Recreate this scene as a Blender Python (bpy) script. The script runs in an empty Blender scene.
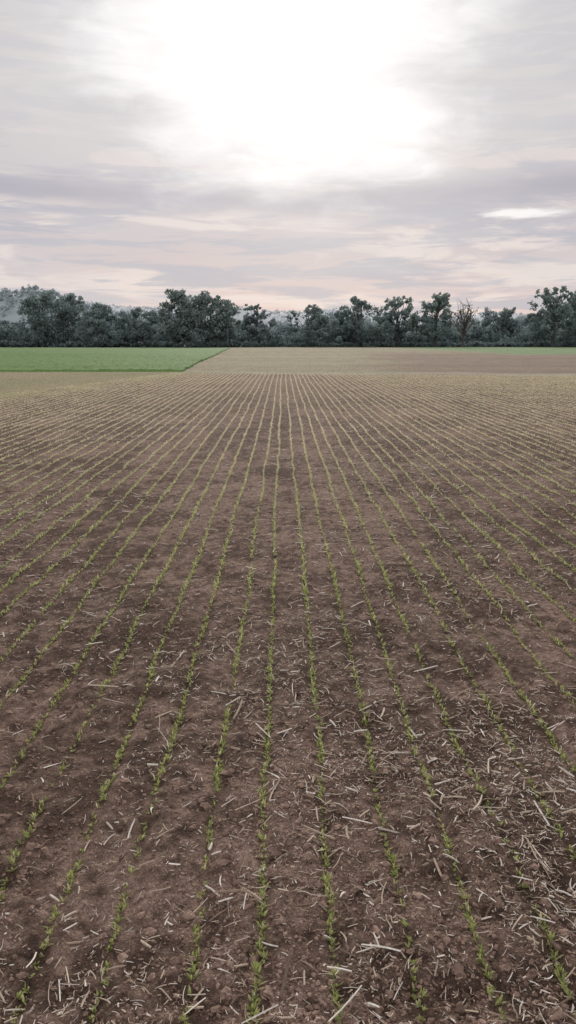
import bpy, math, numpy as np
from mathutils import Vector
rng = np.random.default_rng(7)
S = bpy.context.scene
F = 796.0; H = 1.6; PITCH = math.radians(12.12); YAW = math.radians(-0.36)

# ------------------------------------------------------------ helpers
def _hash(ix, iy, seed):
    n = (ix.astype(np.int64)*374761393 + iy.astype(np.int64)*668265263 + seed*974634777) & 0xffffffff
    n = ((n ^ (n >> 13))*1274126177) & 0xffffffff
    n = n ^ (n >> 16)
    return (n & 0xffff)/65535.0
def noise(x, y, wl, seed=0):
    x = np.asarray(x, float)/wl + 1000; y = np.asarray(y, float)/wl + 1000
    ix = np.floor(x); iy = np.floor(y); fx = x-ix; fy = y-iy
    fx = fx*fx*fx*(fx*(fx*6-15)+10); fy = fy*fy*fy*(fy*(fy*6-15)+10)
    a = _hash(ix, iy, seed); b = _hash(ix+1, iy, seed); c = _hash(ix, iy+1, seed); d = _hash(ix+1, iy+1, seed)
    return ((a*(1-fx)+b*fx)*(1-fy) + (c*(1-fx)+d*fx)*fy)*2-1
def sstep(a, b, x):
    t = np.clip((x-a)/(b-a), 0, 1); return t*t*(3-2*t)
def make_mesh(name, V, Fc, mat, col=None, smooth=False):
    n = Fc.shape[1]
    me = bpy.data.meshes.new(name)
    me.vertices.add(len(V)); me.vertices.foreach_set("co", np.ascontiguousarray(V, dtype=np.float32).ravel())
    me.loops.add(Fc.size); me.loops.foreach_set("vertex_index", np.ascontiguousarray(Fc, dtype=np.int32).ravel())
    me.polygons.add(len(Fc)); me.polygons.foreach_set("loop_start", np.arange(0, Fc.size, n, dtype=np.int32))
    try: me.polygons.foreach_set("loop_total", np.full(len(Fc), n, dtype=np.int32))
    except Exception: pass
    me.polygons.foreach_set("use_smooth", np.full(len(Fc), smooth, dtype=bool))
    me.update(calc_edges=True)
    if col is not None:
        at = me.color_attributes.new("Col", 'FLOAT_COLOR', 'POINT')
        c4 = np.ones((len(V), 4), np.float32); c4[:, :3] = col
        at.data.foreach_set("color", c4.ravel())
    me.materials.append(mat)
    ob = bpy.data.objects.new(name, me); S.collection.objects.link(ob)
    return ob
def nd(nt, t, **kw):
    n = nt.nodes.new(t)
    for k, v in kw.items(): setattr(n, k, v)
    return n
def mat_vcol(name, rough=0.9, nscale=30, namp=0.35, bump=0.0, bscale=80, transl=0.0, spec=0.2, fine=0.0, fscale=400):
    m = bpy.data.materials.new(name); m.use_nodes = True; nt = m.node_tree
    bs = nt.nodes["Principled BSDF"]; bs.inputs["Roughness"].default_value = rough
    bs.inputs["Specular IOR Level"].default_value = spec
    at = nd(nt, "ShaderNodeAttribute", attribute_name="Col")
    tc = nd(nt, "ShaderNodeTexCoord")
    def amp(sc, a, dt):
        nz = nd(nt, "ShaderNodeTexNoise"); nz.inputs["Scale"].default_value = sc; nz.inputs["Detail"].default_value = dt
        nz.inputs["Roughness"].default_value = 0.65
        nt.links.new(tc.outputs["Object"], nz.inputs["Vector"])
        mr = nd(nt, "ShaderNodeMapRange"); mr.inputs[1].default_value = 0.35; mr.inputs[2].default_value = 0.65
        mr.inputs[3].default_value = 1-a; mr.inputs[4].default_value = 1+a
        nt.links.new(nz.outputs[0], mr.inputs[0]); return mr.outputs[0]
    mx = nd(nt, "ShaderNodeVectorMath", operation='MULTIPLY')
    nt.links.new(at.outputs["Color"], mx.inputs[0]); nt.links.new(amp(nscale, namp, 5), mx.inputs[1])
    if fine > 0:
        m2 = nd(nt, "ShaderNodeVectorMath", operation='MULTIPLY')
        nt.links.new(mx.outputs[0], m2.inputs[0]); nt.links.new(amp(fscale, fine, 2), m2.inputs[1]); mx = m2
    nt.links.new(mx.outputs[0], bs.inputs["Base Color"])
    if bump > 0:
        n2 = nd(nt, "ShaderNodeTexNoise"); n2.inputs["Scale"].default_value = bscale; n2.inputs["Detail"].default_value = 5
        n2.inputs["Roughness"].default_value = 0.7
        nt.links.new(tc.outputs["Object"], n2.inputs["Vector"])
        bp = nd(nt, "ShaderNodeBump"); bp.inputs["Strength"].default_value = 1.0; bp.inputs["Distance"].default_value = bump
        nt.links.new(n2.outputs[0], bp.inputs["Height"]); nt.links.new(bp.outputs[0], bs.inputs["Normal"])
    if transl > 0:
        tr = nd(nt, "ShaderNodeBsdfTranslucent"); nt.links.new(mx.outputs[0], tr.inputs[0])
        ms = nd(nt, "ShaderNodeMixShader"); ms.inputs[0].default_value = transl
        nt.links.new(bs.outputs[0], ms.inputs[1]); nt.links.new(tr.outputs[0], ms.inputs[2])
        nt.links.new(ms.outputs[0], nt.nodes["Material Output"].inputs[0])
    return m

# ------------------------------------------------------------ rows
near_rows = [-0.649, -0.447, -0.231, -0.067, 0.142, 0.340, 0.539, 0.715]
rows = np.array([-0.649-0.2*i for i in range(120, 0, -1)] + near_rows + [0.715+0.2*i for i in range(1, 130)])
rows[:120] += rng.normal(0, 0.014, 120); rows[-129:] += rng.normal(0, 0.014, 129)
def row_dist(x):
    i = np.searchsorted(rows, x); i = np.clip(i, 1, len(rows)-1)
    return np.minimum(np.abs(x-rows[i-1]), np.abs(x-rows[i]))
def y_edge(x): return 40.3-0.2*x + 0.5*noise(x, x*0, 3.0, 5)
def left_edge(y): return -8-(22-y)*0.17
def res_density(x, y):
    d = 0.43 + 0.20*sstep(-0.5, 0.9, x-0.06*y+0.15) + 0.34*noise(x, y, 1.3, 31) + 0.34*noise(x, y*0.6, 0.45, 32)+0.28*noise(x, y, 0.16, 34)
    d = d + 0.8*np.exp(-(((x-0.30)/0.13)**2+((y-2.75)/0.22)**2)) + 0.3*np.exp(-(((x-0.6)/0.3)**2+((y-2.9)/0.6)**2))
    return np.clip(d, 0.06, 1.0)
def hgt(x, y):
    x = np.asarray(x, float); y = np.asarray(y, float)
    D = np.maximum(np.hypot(x, y), 0.5)
    sp = 0.006*D+0.006
    def f(wl): return 1-sstep(0.16, 0.40, sp/wl)
    inn = (1-sstep(0, 1, y-y_edge(x)))
    z = 0.010*noise(x, y, 0.9, 1)*f(0.9)
    z += 0.012*noise(x, y, 0.33, 2)*f(0.33)
    rg = 0.5+0.6*np.clip(0.5+0.8*noise(x, y, 0.6, 9), 0, 1)
    cl = np.abs(noise(x, y, 0.14, 3))
    z += 0.020*(1-cl)*f(0.14)*rg
    z += 0.020*noise(x, y, 0.065, 4)*f(0.06)*rg
    c2 = np.clip(noise(x, y, 0.036, 6), -0.2, 0.6)
    z += 0.026*c2*f(0.05)*rg
    z += 0.011*noise(x, y, 0.019, 7)*f(0.03)*rg
    rd = row_dist(x)
    z += (0.008*np.exp(-((rd-0.05)/0.022)**2) - 0.008*np.exp(-(rd/0.022)**2))*f(0.14)
    z = z*inn
    z += 0.08*noise(x, y, 30, 8)*sstep(25, 60, y)
    return z

# ------------------------------------------------------------ ground sheet
ys = [1.2]
while ys[-1] < 60: ys.append(ys[-1]+max(0.008, 0.0048*ys[-1]))
while ys[-1] < 6000: ys.append(ys[-1]*1.03)
back = [1.2-0.05]
while back[-1] > -3: back.append(back[-1]-0.05)
while back[-1] > -400: back.append(back[-1]-0.08*abs(back[-1]))
ys = np.array(back[::-1]+ys)
xs = [0.0]
while xs[-1] < 20: xs.append(xs[-1]+max(0.009, 0.0085*xs[-1]))
while xs[-1] < 5000: xs.append(xs[-1]*1.05)
xs = np.array([-v for v in xs[:0:-1]]+xs)
X, Y = np.meshgrid(xs, ys); nx, ny = len(xs), len(ys)
x = X.ravel(); y = Y.ravel(); z = hgt(x, y)
idx = np.arange(nx*ny).reshape(ny, nx)
Fq = np.stack([idx[:-1, :-1], idx[:-1, 1:], idx[1:, 1:], idx[1:, :-1]], -1).reshape(-1, 4)
def C(*c): return np.array(c, float)[None, :]
def mix(a, b, t): t = np.asarray(t)[:, None]; return a*(1-t)+b*t
soil_l = C(0.352, 0.243, 0.192); soil_d = C(0.122, 0.079, 0.060); pale = C(0.40, 0.290, 0.225)
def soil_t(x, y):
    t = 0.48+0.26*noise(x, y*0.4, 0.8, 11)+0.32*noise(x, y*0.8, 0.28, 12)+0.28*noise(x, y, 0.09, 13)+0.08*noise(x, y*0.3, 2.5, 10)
    t = t+0.38*noise(x, y, 0.036, 6)+0.22*noise(x, y, 0.065, 4)  # hollows darkened, crumb tops lightened: painted shade following the height noise
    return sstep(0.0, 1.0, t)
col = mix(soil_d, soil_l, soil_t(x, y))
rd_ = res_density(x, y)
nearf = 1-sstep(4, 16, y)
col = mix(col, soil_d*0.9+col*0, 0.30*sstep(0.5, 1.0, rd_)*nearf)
col = mix(col, pale, 0.48*sstep(4, 38, y)*(0.8+0.2*noise(x, y*0.15, 1.2, 14)))  # paler with distance: haze and grazing sheen painted in with drier residue
gm = sstep(-0.9, 0.9, (left_edge(y)-x)+0.9*noise(x, y, 1.5, 15)+0.4*noise(x, y, 0.3, 16))*sstep(5, 18, y)
col = mix(col, mix(C(0.43, 0.36, 0.25)+0*col, C(0.31, 0.31, 0.18)+0*col, np.clip(0.4+0.5*noise(x, y, 2.0, 17)+0.3*noise(x, y, 0.5, 20), 0, 1)), 0.9*gm)
far = sstep(-0.3, 0.3, y-y_edge(x))
tan = mix(C(0.44, 0.38, 0.265)+0*col, C(0.35, 0.325, 0.215)+0*col, np.clip(0.5+0.5*noise(x*0.3, y, 6, 18)+0.3*noise(x*0.15, y, 2, 27), 0, 1))
brown = mix(C(0.35, 0.27, 0.21)+0*col, C(0.28, 0.215, 0.165)+0*col, np.clip(0.5+0.6*noise(x*0.2, y, 3, 28), 0, 1))
bm = sstep(-3, 4, x-(2+0.09*y)+2.0*noise(x, y, 9, 19))*(1-sstep(95, 125, y))
tan = mix(tan, brown, 0.9*bm)
strip = sstep(0, 0.5, y-y_edge(x))*(1-sstep(3, 4, y-y_edge(x)))
tan = mix(tan, C(0.48, 0.43, 0.32)+0*col, 0.65*strip)
tan = mix(tan, C(0.26, 0.35, 0.18)+0*col, sstep(96, 102, y-0.3*(x-34))*sstep(25, 31, x))
tan = mix(tan, C(0.10, 0.13, 0.09)+0*col, sstep(195, 205, y))
tan = tan*(1+0.12*noise(x, y, 0.7, 29))[:, None]
col = mix(col, tan, far)
col = mix(col, C(0.20, 0.24, 0.235)+0*col, sstep(300, 900, y))  # far ground greyed by distance: haze put into the vertex colour
soil_mat = mat_vcol("soil", 0.95, 38, 0.40, 0.026, 55, spec=0.12, fine=0.36, fscale=200)
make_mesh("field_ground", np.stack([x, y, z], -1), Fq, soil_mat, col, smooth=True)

# ------------------------------------------------------------ green crop field
a = np.linspace(0, 1, 260); b = np.linspace(0, 1, 420)
B, A = np.meshgrid(b, a)
yy = 43*(180/43.)**A
xr = -5.4 - (yy-43)*(6.3/137) + 0.12*noise(yy, yy*0, 1.5, 26)
xx = xr - (B**1.6)*(190)
zz = 0.12+0.02*noise(xx, yy, 0.5, 22)+0.015*noise(xx, yy, 0.2, 23)+0.012*rng.normal(size=xx.shape)
edge = (A <= 0) | (B <= 0) | (A >= 1) | (B >= 1)
zz = np.where(edge, -0.04, zz)+0.08*noise(xx, yy, 30, 8)*sstep(25, 60, yy)
gx, gy, gz = xx.ravel(), yy.ravel(), zz.ravel()
idx = np.arange(gx.size).reshape(B.shape)
Fg = np.stack([idx[:-1, :-1], idx[1:, :-1], idx[1:, 1:], idx[:-1, 1:]], -1).reshape(-1, 4)
gc = mix(C(0.150, 0.285, 0.075)+np.zeros((gx.size, 3)), C(0.22, 0.355, 0.115), np.clip(0.5+0.5*noise(gx*0.3, gy, 4, 24)+0.3*noise(gx, gy, 0.8, 25), 0, 1))
gc = mix(gc, C(0.25, 0.37, 0.16), 0.5*sstep(60, 170, gy))
crop_mat = mat_vcol("green_crop", 0.8, 8, 0.18, 0.02, 12, transl=0.2)
make_mesh("green_crop_field", np.stack([gx, gy, gz], -1), Fg, crop_mat, gc)

# ------------------------------------------------------------ ribbons / prisms generator
def ribbons(P, az, el, L, W, k, side, prof, cross, closed, roll, col, tipcol=None):
    N = len(P); T = len(prof); Cn = len(cross)
    t = np.linspace(0, 1, T)[None, :, None]
    d = np.stack([np.cos(az), np.sin(az), np.zeros(N)], -1)[:, None, :]
    s = np.stack([-np.sin(az), np.cos(az), np.zeros(N)], -1)[:, None, :]
    u = np.array([0, 0, 1.0])[None, None, :]
    Lc = L[:, None, None]
    cen = P[:, None, :] + Lc*(t*np.cos(el)[:, None, None]*d + (t*np.sin(el)[:, None, None]-k[:, None, None]*t*t)*u + side[:, None, None]*t*t*s)
    n_ = -np.sin(el)[:, None, None]*d + np.cos(el)[:, None, None]*u
    cr, sr = np.cos(roll)[:, None, None], np.sin(roll)[:, None, None]
    a1 = s*cr + n_*sr; a2 = -s*sr + n_*cr
    w = W[:, None, None]*np.array(prof)[None, :, None]
    V = np.stack([cen + w*(c[0]*a1 + c[1]*a2) for c in cross], 2)
    base = (np.arange(N)*T*Cn)[:, None, None]
    ti = np.arange(T-1)[None, :, None]
    ci = np.arange(Cn if closed else Cn-1)[None, None, :]
    cj = (ci+1) % Cn
    Fc = np.stack([base+ti*Cn+ci, base+ti*Cn+cj, base+(ti+1)*Cn+cj, base+(ti+1)*Cn+ci], -1).reshape(-1, 4)
    cc = np.repeat(col[:, None, :], T*Cn, 1)
    if tipcol is not None:
        tt = np.repeat(np.linspace(0, 1, T), Cn)[None, :, None]
        cc = cc*(1-tt)+tipcol[:, None, :]*tt
    return V.reshape(-1, 3), Fc, cc.reshape(-1, 3)
def join(parts):
    Vs, Fs, Cs, o = [], [], [], 0
    for V, Fc, c in parts:
        Vs.append(V); Fs.append(Fc+o); Cs.append(c); o += len(V)
    return np.concatenate(Vs), np.concatenate(Fs), np.concatenate(Cs)

# ------------------------------------------------------------ seedlings in drilled rows
px_, py_ = [], []
for ri, r in enumerate(rows):
    y0 = max(0.6, (abs(r)-1.2)/0.44)
    ymax = 40.3-0.2*r
    ylist = []; yc = y0
    while yc < ymax:
        ylist.append(yc); yc += 0.0085+0.0013*yc
    yl = np.array(ylist)
    if len(yl) == 0: continue
    yl = yl + rng.normal(0, 0.006, len(yl))
    xr_ = r + 0.009*noise(yl, yl*0+r*7, 0.5, 41)+0.013*noise(yl, yl*0+r*9, 1.7, 47)+0.02*noise(yl, yl*0+r*3, 6, 42)
    strength = 0.80+0.10*math.sin(ri*2.1)
    fy = sstep(3, 14, yl)
    keep = (strength+0.18*fy+0.50*noise(xr_*1.0+r*50, yl, 0.12, 43)+0.18*noise(xr_, yl, 0.8, 44)*(1-0.5*fy) - 0.15*sstep(0.35, 0.8, r-0.05*yl)*(1-sstep(4, 9, yl))) > rng.random(len(yl))*0.95
    keep &= (xr_ > left_edge(yl)-1.0)
    px_.append(xr_[keep]); py_.append(yl[keep])
px = np.concatenate(px_); py = np.concatenate(py_)
px = px+rng.normal(0, 0.005, len(px))
print("plants", len(px))
def plants(px, py, nb, T, prof, Lm, Wm, grow):
    out = []
    vig = np.clip(1.0+0.4*noise(px, py, 0.3, 45)+0.35*noise(px, py, 0.06, 46), 0.45, 1.7)
    for j in range(nb):
        N = len(px)
        P = np.stack([px+rng.normal(0, 0.002, N), py+rng.normal(0, 0.002, N), hgt(px, py)+0.002], -1)
        L = Lm*vig*rng.uniform(0.55, 1.25, N)*(1+0.012*py)
        W = Wm*rng.uniform(0.7, 1.3, N)*(1+grow*py)
        g = rng.random(N)[:, None]
        c = C(0.31, 0.38, 0.11)*(1-g)+C(0.53, 0.58, 0.23)*g
        yel = (rng.random(N) < 0.22)[:, None]
        c = np.where(yel, C(0.70, 0.66, 0.38), c)
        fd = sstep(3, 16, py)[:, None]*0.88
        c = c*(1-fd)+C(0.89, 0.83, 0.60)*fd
        out.append(ribbons(P, rng.uniform(0, 6.283, N), rng.uniform(0.5, 1.45, N), L, W, rng.uniform(0.0, 0.4, N),
                           rng.normal(0, 0.15, N), prof, [(-1, 0), (1, 0)], False, rng.normal(0, 0.3, N), c*0.9, c*1.1))
    return out
nearm = py < 5
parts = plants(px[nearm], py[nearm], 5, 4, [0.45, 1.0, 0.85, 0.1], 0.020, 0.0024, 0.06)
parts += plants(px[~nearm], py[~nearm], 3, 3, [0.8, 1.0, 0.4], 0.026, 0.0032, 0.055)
V, Fc, cc = join(parts)
cc = np.minimum(cc, 0.9)
leaf_mat = mat_vcol("seedling_leaf", 0.6, 60, 0.12, transl=0.5, spec=0.3)
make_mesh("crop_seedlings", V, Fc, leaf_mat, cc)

# ------------------------------------------------------------ straw / maize stalk residue
def scatter(n, ymin, ymax, power, dens, wid=0.42, xpad=0.35, inside=True):
    u = rng.random(n)
    yv = ymin*(ymax/ymin)**(u**power)
    xv = (rng.random(n)*2-1)*(xpad+wid*yv)
    k = rng.random(n) < dens(xv, yv)
    if inside: k &= (xv > left_edge(yv)) & (yv < y_edge(xv)-0.1)
    return xv[k], yv[k]
tri = [(-1, -0.35), (1, -0.35), (0.15, 0.75)]
def straw_cols(N):
    r = rng.random(N)[:, None]; q = rng.random(N)[:, None]
    c = C(0.74, 0.63, 0.50)*(1-q)+C(0.50, 0.39, 0.29)*q
    c = np.where(r < 0.14, C(0.24, 0.165, 0.12)*(0.7+0.6*q), c)
    c = np.where(r > 0.70, C(0.89, 0.83, 0.73), c)
    return c
def sticks(x, y, Lr, Wr, T, mxel=0.25, bend=0.25, prof=None, lift=0.004, grow=0.0, cross=tri, closed=True, lp=1.7):
    N = len(x)
    az = rng.uniform(0, 6.283, N)
    L = Lr[0]*(Lr[1]/Lr[0])**(rng.random(N)**lp)
    W = Wr[0]+(Wr[1]-Wr[0])*rng.random(N)**1.5
    W = W*(1+grow*y)
    z0 = hgt(x, y); z1 = hgt(x+np.cos(az)*L, y+np.sin(az)*L)
    el = np.arctan2(z1-z0, L)+rng.normal(0, mxel*0.4, N)
    el = np.clip(el, -0.35, 0.9)
    P = np.stack([x, y, z0+lift+W*0.4], -1)
    return ribbons(P, az, el, L, W, rng.normal(0, bend*0.3, N), rng.normal(0, bend, N),
                   prof or ([0.9]+[1.0]*(T-2)+[0.75]), cross, closed, rng.normal(0, 0.8, N), straw_cols(N))
def off_row(x, a=0.75): return 1-a*np.exp(-(row_dist(x)/0.03)**2)
parts = []
x, y = scatter(3200, 1.2, 18, 1.0, lambda x, y: 0.16+0.8*res_density(x, y)**1.4)
parts.append(sticks(x, y, (0.03, 0.14), (0.0015, 0.0045), 4, 0.25, 0.12, lift=0.008, lp=1.5))
x, y = scatter(22000, 1.1, 18, 0.92, lambda x, y: (0.08+res_density(x, y)**1.9)*off_row(x, 0.55))
parts.append(sticks(x, y, (0.012, 0.06), (0.0009, 0.0028), 4, 0.4, 0.35, lift=0.007))
x, y = scatter(80000, 1.1, 18, 0.90, lambda x, y: (0.08+res_density(x, y)**1.9)*off_row(x, 0.55))
parts.append(sticks(x, y, (0.005, 0.028), (0.0006, 0.0017), 3, 0.5, 0.6, lift=0.006))
x, y = scatter(4500, 1.1, 12, 1.0, lambda x, y: res_density(x, y)**2.4)
parts.append(sticks(x, y, (0.02, 0.06), (0.0014, 0.0040), 5, 0.8, 0.8, [0.3, 1, 0.9, 0.7, 0.1], cross=[(-1, 0.25), (0, -0.1), (1, 0.25)], closed=False, lift=0.007))
x, y = scatter(60000, 5, 40, 0.75, lambda x, y: (0.1+0.9*res_density(x, y)**1.6)*off_row(x)*(0.15+0.85*sstep(5, 13, y))*(1-0.4*sstep(18, 36, y)))
parts.append(sticks(x, y, (0.02, 0.10), (0.0014, 0.0036), 3, 0.4, 0.3, grow=0.025, lift=0.004))
V, Fc, cc = join(parts)
straw_mat = mat_vcol("dry_straw", 0.75, 120, 0.2, transl=0.0, spec=0.25)
make_mesh("maize_straw_residue", V, Fc, straw_mat, cc)

def tufts(name, x, y, Lr, W, c0, c1):
    N = len(x)
    P = np.stack([x, y, hgt(x, y)-0.01], -1); g = rng.random(N)[:, None]
    c = c0*(1-g)+c1*g
    V, Fc, cc = ribbons(P, rng.uniform(0, 6.283, N), rng.uniform(0.7, 1.5, N), rng.uniform(*Lr, N), W*rng.uniform(0.6, 1.4, N), rng.uniform(0, 0.3, N),
                        rng.normal(0, 0.2, N), [1, 0.8, 0.3], [(-1, 0), (1, 0)], False, rng.normal(0, 0.3, N), c)
    make_mesh(name, V, Fc, leaf_mat, cc)
n = 50000
y = 38*(150/38.)**rng.random(n); x = (rng.random(n)*2-1)*(0.42*y)
k = (y > y_edge(x)+0.3) & (x > -5.2-(y-43)*0.046) & (rng.random(n) < (0.5+0.6*noise(x*0.15, y, 2.5, 87))*(1-0.75*sstep(-2, 4, x-(2+0.09*y))))
tufts("field_stubble", x[k], y[k], (0.02, 0.06), 0.02, C(0.54, 0.47, 0.34), C(0.36, 0.34, 0.21))
n = 30000
y = 14*(43/14.)**rng.random(n); x = left_edge(y)+1.0-rng.random(n)**1.0*(0.30*y+1)
k = (rng.random(n) < sstep(-0.9, 0.8, left_edge(y)-x+0.8*noise(x, y, 1.2, 81)))
tufts("headland_grass", x[k], y[k], (0.03, 0.08), 0.010, C(0.34, 0.36, 0.16), C(0.64, 0.57, 0.40))

# ------------------------------------------------------------ soil clods
def ico(sub):
    import bmesh
    bm = bmesh.new(); bmesh.ops.create_icosphere(bm, subdivisions=sub, radius=1)
    v = np.array([w.co[:] for w in bm.verts]); f = np.array([[w.index for w in q.verts] for q in bm.faces]); bm.free()
    return v, f
def clods(sub, x, y, smin, smax, pw):
    v, f = ico(sub); N = len(x); m = len(v)
    s = smin*(smax/smin)**(rng.random(N)**pw)
    V = np.repeat(v[None], N, 0)*(1+rng.normal(0, 0.20, (N, m, 1)))
    sc = np.stack([rng.uniform(0.7, 1.5, N), rng.uniform(0.6, 1.1, N), rng.uniform(0.45, 0.8, N)], -1)
    V = V*sc[:, None, :]*s[:, None, None]
    a = rng.uniform(0, 6.28, N); c, q = np.cos(a)[:, None], np.sin(a)[:, None]
    b = rng.normal(0, 0.4, N); cb, sb = np.cos(b)[:, None], np.sin(b)[:, None]
    vx, vy, vz = V[..., 0], V[..., 1], V[..., 2]
    vx, vz = vx*cb+vz*sb, -vx*sb+vz*cb
    V = np.stack([vx*c-vy*q+x[:, None], vx*q+vy*c+y[:, None], vz+(hgt(x, y)+s*0.05)[:, None]], -1)
    Fc = (f[None]+(np.arange(N)*m)[:, None, None]).reshape(-1, 3)
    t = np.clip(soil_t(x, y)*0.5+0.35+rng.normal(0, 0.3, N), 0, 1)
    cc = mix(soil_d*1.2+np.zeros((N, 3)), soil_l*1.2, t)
    return V.reshape(-1, 3), Fc, np.repeat(cc, m, 0)
clod_d = lambda x, y: np.clip(0.5+0.6*noise(x, y, 0.5, 51)+0.25*noise(x, y, 0.15, 52)-0.35*np.exp(-(row_dist(x)/0.02)**2), 0.05, 1)
x, y = scatter(10000, 1.1, 9, 1.0, clod_d); p1 = clods(2, x, y, 0.004, 0.016, 1.8)
x, y = scatter(80000, 1.1, 11, 0.95, clod_d); p2 = clods(1, x, y, 0.0022, 0.0075, 1.4)
V, Fc, cc = join([p1, p2])
make_mesh("soil_clods", V, Fc, mat_vcol("soil_clod", 0.95, 60, 0.3, 0.004, 160, spec=0.15), cc)

# ------------------------------------------------------------ trees
tree_mat = mat_vcol("tree_foliage", 0.85, 0.6, 0.18, transl=0.28, spec=0.1)
def leaves(cen, rad, n, size, c_lo, c_hi, zlo, zhi):
    k = rng.integers(0, len(cen), n)
    d = rng.normal(size=(n, 3)); d /= np.linalg.norm(d, axis=1)[:, None]
    rr = rad[k]*rng.random(n)**0.45
    P = cen[k]+d*rr[:, None]*np.array([1, 1, 0.8])
    u = rng.normal(size=(n, 3)); u /= np.linalg.norm(u, axis=1)[:, None]
    w = np.cross(u, rng.normal(size=(n, 3))); w /= np.linalg.norm(w, axis=1)[:, None]
    sz = size*rng.uniform(0.5, 1.4, n)[:, None]
    V = np.stack([P-u*sz, P+w*sz*0.6, P+u*sz, P-w*sz*0.6], 1)
    cl = rng.random(len(cen))[k]
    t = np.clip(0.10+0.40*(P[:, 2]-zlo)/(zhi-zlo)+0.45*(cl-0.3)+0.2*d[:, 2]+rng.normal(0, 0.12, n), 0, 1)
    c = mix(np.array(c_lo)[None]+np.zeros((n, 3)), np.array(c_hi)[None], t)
    return V.reshape(-1, 3), np.arange(n*4).reshape(-1, 4), np.repeat(c, 4, 0)
def tube(p0, p1, r0, r1, c, seg=4, wob=0.0):
    n = 6; ps = [np.array(p0)*(1-t)+np.array(p1)*t for t in np.linspace(0, 1, seg)]
    V = []
    for i, p in enumerate(ps):
        if 0 < i < seg-1: p = p+rng.normal(0, wob, 3)
        r = r0+(r1-r0)*i/(seg-1)
        ax = np.array(p1)-np.array(p0); ax = ax/np.linalg.norm(ax)
        s = np.cross(ax, [0.3, 1, 0.1]); s /= np.linalg.norm(s); q = np.cross(ax, s)
        for j in range(n):
            a = 2*math.pi*j/n; V.append(p+r*(math.cos(a)*s+math.sin(a)*q))
    Fc = [[i*n+j, i*n+(j+1) % n, (i+1)*n+(j+1) % n, (i+1)*n+j] for i in range(seg-1) for j in range(n)]
    return np.array(V), np.array(Fc), np.repeat(np.array([c]), len(V), 0)
def px2x(px, D): return (px-283)*D*0.978/F
def px2z(yp, D): return H+D*math.tan(math.atan((512-yp)/F)-PITCH)
LO = (0.240, 0.305, 0.315); HI = (0.390, 0.470, 0.440)  # leaf colours carry painted haze, paler and bluer than plain foliage
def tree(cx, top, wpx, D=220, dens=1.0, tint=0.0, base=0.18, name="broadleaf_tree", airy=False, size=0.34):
    lo = tuple(a*(1-tint)+b*tint for a, b in zip(LO, (0.42, 0.48, 0.49))); hi = tuple(a*(1-tint)+b*tint for a, b in zip(HI, (0.53, 0.60, 0.59)))  # tint: extra haze painted into the leaf colours
    X0 = px2x(cx, D); Ht = px2z(top, D)+0.7; Wd = wpx*1.08*D/F
    bark = (0.18, 0.18, 0.175)
    parts = [tube((0, 0, -0.3), (rng.normal(0, 0.3), 0, Ht*0.7), 0.026*Ht, 0.008*Ht, bark, 5, 0.15)]
    nl = max(7, int(Wd*Ht/7))
    cen, rad = [], []
    for q in range(nl):
        t = 0.90 if q == 0 else base+0.08+(0.86-base-0.08)*((q+rng.random())/nl)
        half = 0.5*Wd*max(0.22, math.sqrt(max(0.0, 1-((t-0.45)/0.58)**2)))*rng.uniform(0.75, 1.12)
        lr = rng.uniform(0.10, 0.19)*min(Wd*1.3, Ht)
        if t > 0.75: lr *= 0.75
        lx = rng.uniform(-1, 1)*max(0.1, half-lr*0.5); lz = t*Ht-(lr*0.5 if q == 0 else 0)
        ly = rng.uniform(-0.3, 0.3)*Wd
        parts.append(tube((0, 0, max(0.12, lz/Ht*0.6)*Ht), (lx, ly, lz), 0.010*Ht, 0.003*Ht, bark, 4, 0.15))
        m = 8 if airy else 10
        for _ in range(m):
            v = rng.normal(size=3); v /= np.linalg.norm(v); v *= rng.random()**0.4
            cen.append((lx+v[0]*lr*1.25, ly+v[1]*lr, min(lz+v[2]*lr*0.9, Ht-0.5))); rad.append(rng.uniform(0.35, 0.65)*lr*(0.8 if airy else 1))
    cen = np.array(cen); rad = np.array(rad)
    n = int(Wd*Ht*(25 if airy else 38)*dens)
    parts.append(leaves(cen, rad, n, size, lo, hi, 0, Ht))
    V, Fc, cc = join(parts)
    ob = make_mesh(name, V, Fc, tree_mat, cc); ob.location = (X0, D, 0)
    return ob
T = [(-60, 296, 60, 225, 0), (-20, 305, 45, 215, 0), (14, 321, 44, 230, .4), (43, 291, 36, 216, 0), (68, 292, 40, 222, .05), (98, 303, 42, 214, 0), (120, 315, 30, 222, .2),
     (143, 309, 42, 220, .1), (188, 289, 48, 208, 0), (212, 293, 42, 210, 0), (174, 303, 30, 207, 0), (230, 307, 26, 212, 0), (243, 317, 26, 225, .15), (257, 303, 24, 222, .1), (268, 320, 24, 214, 0),
     (307, 305, 34, 216, 0), (328, 316, 28, 212, 0), (343, 311, 26, 222, .1), (358, 294, 32, 218, 0), (376, 317, 26, 212, 0), (397, 296, 34, 218, 0),
     (416, 315, 24, 212, 0), (435, 291, 38, 214, 0), (482, 322, 24, 232, .3), (498, 308, 32, 232, .25), (518, 319, 32, 234, .25), (537, 314, 24, 214, 0), (553, 283, 40, 212, 0),
     (578, 291, 34, 214, 0), (606, 300, 40, 218, 0), (650, 296, 55, 216, 0)]
for i, (cx, tp, w, D, ti) in enumerate(T):
    airy = cx in (257, 358, 397, 435, 553, 307)
    tree(cx, tp, w, D, airy=airy, base=0.10 if airy else 0.02, tint=ti)
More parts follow.
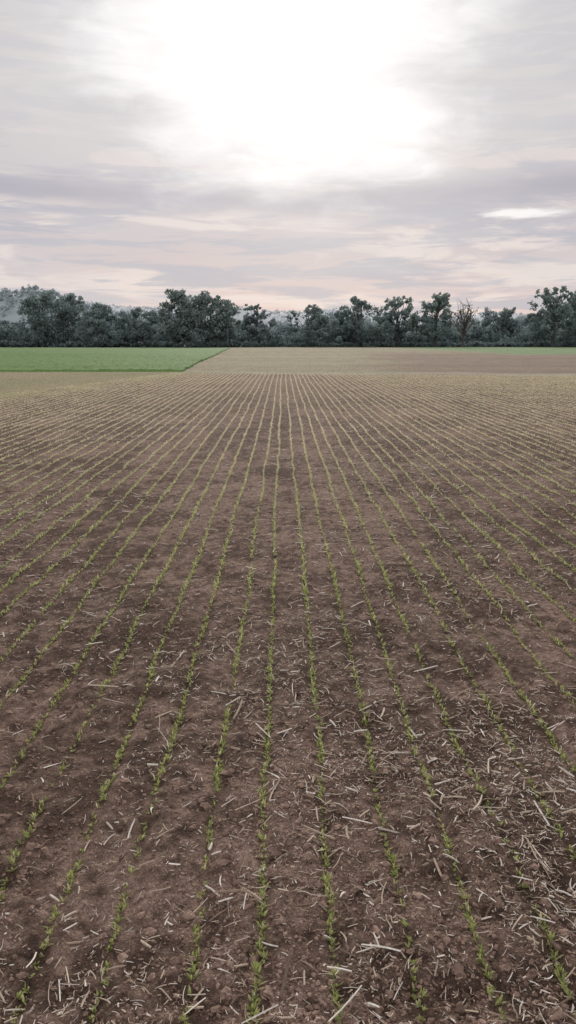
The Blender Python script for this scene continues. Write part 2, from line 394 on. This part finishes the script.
def bare(cx, top, D):
    Ht = px2z(top, D); bk = (0.17, 0.16, 0.15)
    parts = [tube((0, 0, -0.2), (0.2, 0, Ht*0.55), 0.32, 0.15, bk, 5, 0.1)]
    tips = []
    for i in range(26):
        h0 = rng.uniform(0.22, 0.6)*Ht; a = rng.uniform(0, 6.28); r = rng.uniform(1.2, 3.6)
        p1 = np.array([r*math.cos(a), r*math.sin(a), min(h0+rng.uniform(0.25, 0.45)*Ht, Ht*0.95)])
        p0 = np.array([0.1, 0, h0]); parts.append(tube(p0, p1, 0.10, 0.05, bk, 4, 0.15))
        for j in range(7):
            t = rng.uniform(0.4, 1); q = p0*(1-t)+p1*t; e = q+rng.normal(0, 0.8, 3)+np.array([0, 0, 0.8])
            parts.append(tube(q, e, 0.05, 0.03, bk, 3, 0.05)); tips.append(e)
    tips = np.array(tips)
    parts.append(leaves(tips, np.full(len(tips), 0.5), 260, 0.2, (0.22, 0.22, 0.18), (0.32, 0.31, 0.25), 0, Ht))
    V, Fc, cc = join(parts); ob = make_mesh("bare_tree", V, Fc, tree_mat, cc); ob.location = (px2x(cx, D), D, 0)
bare(463, 300, 206)

def mass(name, x0, x1, D, hfun, n_c, per, size, lo, hi, rmin, rmax, dd=5):
    cx = rng.uniform(x0, x1, n_c); t = rng.random(n_c)
    hh = hfun(cx); cen = np.stack([cx, D+rng.uniform(-dd, dd, n_c), hh*t*0.9+0.3], -1)
    rad = rng.uniform(rmin, rmax, n_c)
    return leaves(cen, rad, n_c*per, size, lo, hi, 0, hh.max())
def hh(x):
    h = 4.0+2.4*noise(x, x*0, 9, 61)+1.2*noise(x, x*0, 3, 62)
    return np.clip(h-2.8*np.exp(-((x-1.0)/3.5)**2)-1.2*np.exp(-((x-48.5)/4.0)**2), 1.5, 9)
V, Fc, cc = join([mass("h", -130, 130, 226, hh, 3000, 26, 0.38, LO, HI, 0.7, 1.5),
                  mass("h", -130, 130, 219, lambda x: 0.9+0.5*noise(x, x*0, 4, 90), 1300, 26, 0.35, LO, HI, 0.5, 0.9, 2)])
make_mesh("hedge_undergrowth", V, Fc, tree_mat, cc)
def hh2(x): return np.clip(13+4*noise(x, x*0, 26, 63)+3.5*noise(x, x*0, 9, 64)+1.5*noise(x, x*0, 4, 65), 4, 30)
V, Fc, cc = mass("w", -260, 260, 420, hh2, 3600, 24, 0.9, (0.40, 0.46, 0.48), (0.55, 0.62, 0.625), 1.3, 2.8, 12)  # woodland leaf colours paled with painted haze
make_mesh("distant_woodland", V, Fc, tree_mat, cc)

# ------------------------------------------------------------ distant hills
def hill(name, D, xspan, hf, c, depth, wooded):
    u = np.linspace(-xspan, xspan, 420); v = np.linspace(0, 1, 26)
    U, Vv = np.meshgrid(u, v)
    z = hf(U)*np.sin(np.clip(Vv, 0, 1)*math.pi/2)-1
    V = np.stack([U.ravel(), (D+Vv*depth).ravel(), z.ravel()], -1)
    i = np.arange(U.size).reshape(U.shape)
    Fh = np.stack([i[:-1, :-1], i[:-1, 1:], i[1:, 1:], i[1:, :-1]], -1).reshape(-1, 4)
    cc = mix(np.array(c)[None]*0.92+np.zeros((len(V), 3)), np.array(c)[None]*1.12, 0.5+0.5*noise(V[:, 0], V[:, 1], 60, 71))
    make_mesh(name, V, Fh, hill_mat, cc, smooth=True)
    n = wooded; x = rng.uniform(-xspan, xspan, n); vv = rng.random(n)**0.6
    cen = np.stack([x, D+vv*depth, hf(x)*np.sin(vv*math.pi/2)+rng.uniform(0, 4, n)], -1)
    return leaves(cen, rng.uniform(2.0, 4.5, n), n*14, 1.7, [q*0.85 for q in c], [q*1.15 for q in c], 0, 60)
hill_mat = mat_vcol("hill_slope", 0.95, 0.02, 0.1)
def hfA(x):
    return 7+38*np.exp(-((x+235)/62.)**2)+10*np.exp(-((x+140)/50.)**2)+3.0*noise(x, x*0, 22, 72)
def hfB(x):
    return 54+16*noise(x, x*0, 420, 73)+8*noise(x, x*0, 150, 74)+24*np.exp(-((x+420)/260.)**2)
p = hill("wooded_hill", 640, 560, hfA, (0.45, 0.51, 0.53), 120, 1900)  # haze painted into the slope and tree colours
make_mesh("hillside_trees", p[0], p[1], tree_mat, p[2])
p = hill("distant_hills", 1500, 1700, hfB, (0.67, 0.71, 0.74), 300, 2600)  # paler again: distance haze is put into the ridge colour
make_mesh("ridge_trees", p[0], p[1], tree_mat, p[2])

# ------------------------------------------------------------ sky
w = bpy.data.worlds.new("sky"); S.world = w; w.use_nodes = True; nt = w.node_tree
for n in list(nt.nodes): nt.nodes.remove(n)
L = nt.links.new
out = nd(nt, "ShaderNodeOutputWorld")
sun_el = math.radians(18); sun_az = math.radians(1.5)
sky = nd(nt, "ShaderNodeTexSky", sky_type='NISHITA', sun_disc=False, sun_elevation=sun_el, sun_rotation=sun_az)
sky.air_density = 1.0; sky.dust_density = 1.0
bg1 = nd(nt, "ShaderNodeBackground"); bg1.inputs[1].default_value = 0.07; L(sky.outputs[0], bg1.inputs[0])
def M(op, a, b=None, c=None, clamp=False):
    n = nd(nt, "ShaderNodeMath", operation=op, use_clamp=clamp)
    for i, v in enumerate((a, b, c)):
        if v is None: continue
        if isinstance(v, (int, float)): n.inputs[i].default_value = v
        else: L(v, n.inputs[i])
    return n.outputs[0]
def MR(v, a, b, c, d):
    n = nd(nt, "ShaderNodeMapRange", interpolation_type='SMOOTHSTEP')
    L(v, n.inputs[0])
    for i, q in enumerate((a, b, c, d)): n.inputs[i+1].default_value = q
    return n.outputs[0]
def NZ(vec, scale, detail=6, rough=0.55, dist=0.0):
    n = nd(nt, "ShaderNodeTexNoise"); n.inputs["Scale"].default_value = scale; n.inputs["Detail"].default_value = detail
    n.inputs["Roughness"].default_value = rough; n.inputs["Distortion"].default_value = dist
    L(vec, n.inputs["Vector"]); return n.outputs[0]
def MX(f, a, b):
    n = nd(nt, "ShaderNodeMix", data_type='RGBA')
    if isinstance(f, (int, float)): n.inputs[0].default_value = f
    else: L(f, n.inputs[0])
    for i, v in ((6, a), (7, b)):
        if isinstance(v, tuple): n.inputs[i].default_value = (*v, 1)
        else: L(v, n.inputs[i])
    return n.outputs[2]
def CX(x, y, z=0.0):
    n = nd(nt, "ShaderNodeCombineXYZ")
    for i, v in enumerate((x, y, z)):
        if isinstance(v, (int, float)): n.inputs[i].default_value = v
        else: L(v, n.inputs[i])
    return n.outputs[0]
tc = nd(nt, "ShaderNodeTexCoord"); sx = nd(nt, "ShaderNodeSeparateXYZ"); L(tc.outputs["Generated"], sx.inputs[0])
dx, dy, dz = sx.outputs
az = M('MULTIPLY', M('ARCTAN2', dx, dy), 57.2958)
el = M('MULTIPLY', M('ARCSINE', dz), 57.2958)
azel = CX(M('MULTIPLY', az, 0.35), el, 0.0)
azel2 = CX(M('MULTIPLY', az, 0.12), el, 3.7)
tilt = CX(M('MULTIPLY', az, 0.20), M('ADD', el, M('MULTIPLY', az, 0.04)), 9.1)
lin = nd(nt, "ShaderNodeMapRange"); L(el, lin.inputs[0]); lin.inputs[1].default_value = 0; lin.inputs[2].default_value = 30
cr = nd(nt, "ShaderNodeValToRGB"); L(lin.outputs[0], cr.inputs[0])
e = cr.color_ramp; e.elements[0].position = 0.0; e.elements[0].color = (0.73, 0.61, 0.595, 1)
e.elements[1].position = 1.0; e.elements[1].color = (0.62, 0.61, 0.62, 1)
for p_, c_ in ((0.06, (0.75, 0.60, 0.585)), (0.16, (0.65, 0.565, 0.575)), (0.28, (0.59, 0.55, 0.58)), (0.40, (0.64, 0.61, 0.62)), (0.6, (0.65, 0.63, 0.635))):
    q = e.elements.new(p_); q.color = (*c_, 1)
base = cr.outputs[0]
n1 = NZ(tilt, 0.50, 7, 0.55, 0.6); n2 = NZ(azel2, 1.0, 7, 0.6, 0.4); n3 = NZ(azel, 0.16, 4, 0.5, 0.3)
low = MR(el, 9, 13, 1, 0.4)
c1 = MX(M('MULTIPLY', MR(n1, 0.48, 0.60, 0, 0.85), low), base, (0.82, 0.725, 0.695))
c2 = MX(M('MULTIPLY', MR(n2, 0.45, 0.56, 0, 0.8), low), c1, (0.48, 0.485, 0.555))
c3 = MX(MR(n3, 0.40, 0.65, 0, 0.35), c2, (0.70, 0.68, 0.69))
bank = M('MULTIPLY', MR(M('ABSOLUTE', M('SUBTRACT', M('ADD', el, M('MULTIPLY', M('SUBTRACT', n3, 0.5), 3.0)), 9.3)), 0.0, 1.4, 1, 0), MR(n1, 0.3, 0.6, 0.55, 0.95))
c4 = MX(bank, c3, (0.46, 0.44, 0.50))
gx_ = M('DIVIDE', M('SUBTRACT', az, 0.6), 12.5); gy_ = M('DIVIDE', M('SUBTRACT', el, 18.5), 8.4)
gr = M('SQRT', M('ADD', M('MULTIPLY', gx_, gx_), M('MULTIPLY', gy_, gy_)))
n4 = NZ(azel, 0.55, 6, 0.6, 0.5); n5 = NZ(tilt, 0.25, 4, 0.5, 0.4)
grn = M('ADD', gr, M('ADD', M('MULTIPLY', M('SUBTRACT', n4, 0.5), 0.8), M('MULTIPLY', M('SUBTRACT', n5, 0.5), 1.1)))
halo = MR(gr, 0.5, 1.9, 0.40, 0.0)
c5 = MX(halo, c4, (0.86, 0.84, 0.84))
c6 = MX(MR(grn, 0.48, 1.30, 1.0, 0.0), c5, (1.08, 1.06, 1.06))
wx = M('DIVIDE', M('SUBTRACT', az, 15.7), 3.2); wy = M('DIVIDE', M('SUBTRACT', M('ADD', el, M('MULTIPLY', M('SUBTRACT', n4, 0.5), 1.0)), 8.2), 0.34)
wr = M('ADD', M('SQRT', M('ADD', M('MULTIPLY', wx, wx), M('MULTIPLY', wy, wy))), M('MULTIPLY', M('SUBTRACT', n2, 0.5), 2.6))
c7 = MX(MR(wr, 0.3, 1.2, 0.9, 0.0), c6, (1.0, 0.97, 0.95))
bg2 = nd(nt, "ShaderNodeBackground"); bg2.inputs[1].default_value = 1.0; L(c7, bg2.inputs[0])
ms = nd(nt, "ShaderNodeMixShader"); ms.inputs[0].default_value = 0.96
L(bg1.outputs[0], ms.inputs[1]); L(bg2.outputs[0], ms.inputs[2]); L(ms.outputs[0], out.inputs[0])

# ------------------------------------------------------------ sun (veiled)
ld = bpy.data.lights.new("sun", 'SUN'); ld.energy = 1.5; ld.angle = math.radians(10); ld.color = (1, 0.94, 0.86)
lo_ = bpy.data.objects.new("sun", ld); S.collection.objects.link(lo_)
dirv = Vector((math.sin(sun_az)*math.cos(sun_el), math.cos(sun_az)*math.cos(sun_el), math.sin(sun_el)))
lo_.rotation_euler = dirv.to_track_quat('Z', 'Y').to_euler(); lo_.location = (0, 0, 30)

# ------------------------------------------------------------ camera
cd = bpy.data.cameras.new("camera"); cam = bpy.data.objects.new("camera", cd); S.collection.objects.link(cam)
cd.sensor_fit = 'VERTICAL'; cd.sensor_height = 36; cd.lens = 28; cd.clip_start = 0.05; cd.clip_end = 20000
cam.location = (0, 0, H); cam.rotation_euler = (math.pi/2-PITCH, 0, YAW)
S.camera = cam
S.view_settings.view_transform = 'Standard'; S.view_settings.look = 'None'; S.view_settings.exposure = 0
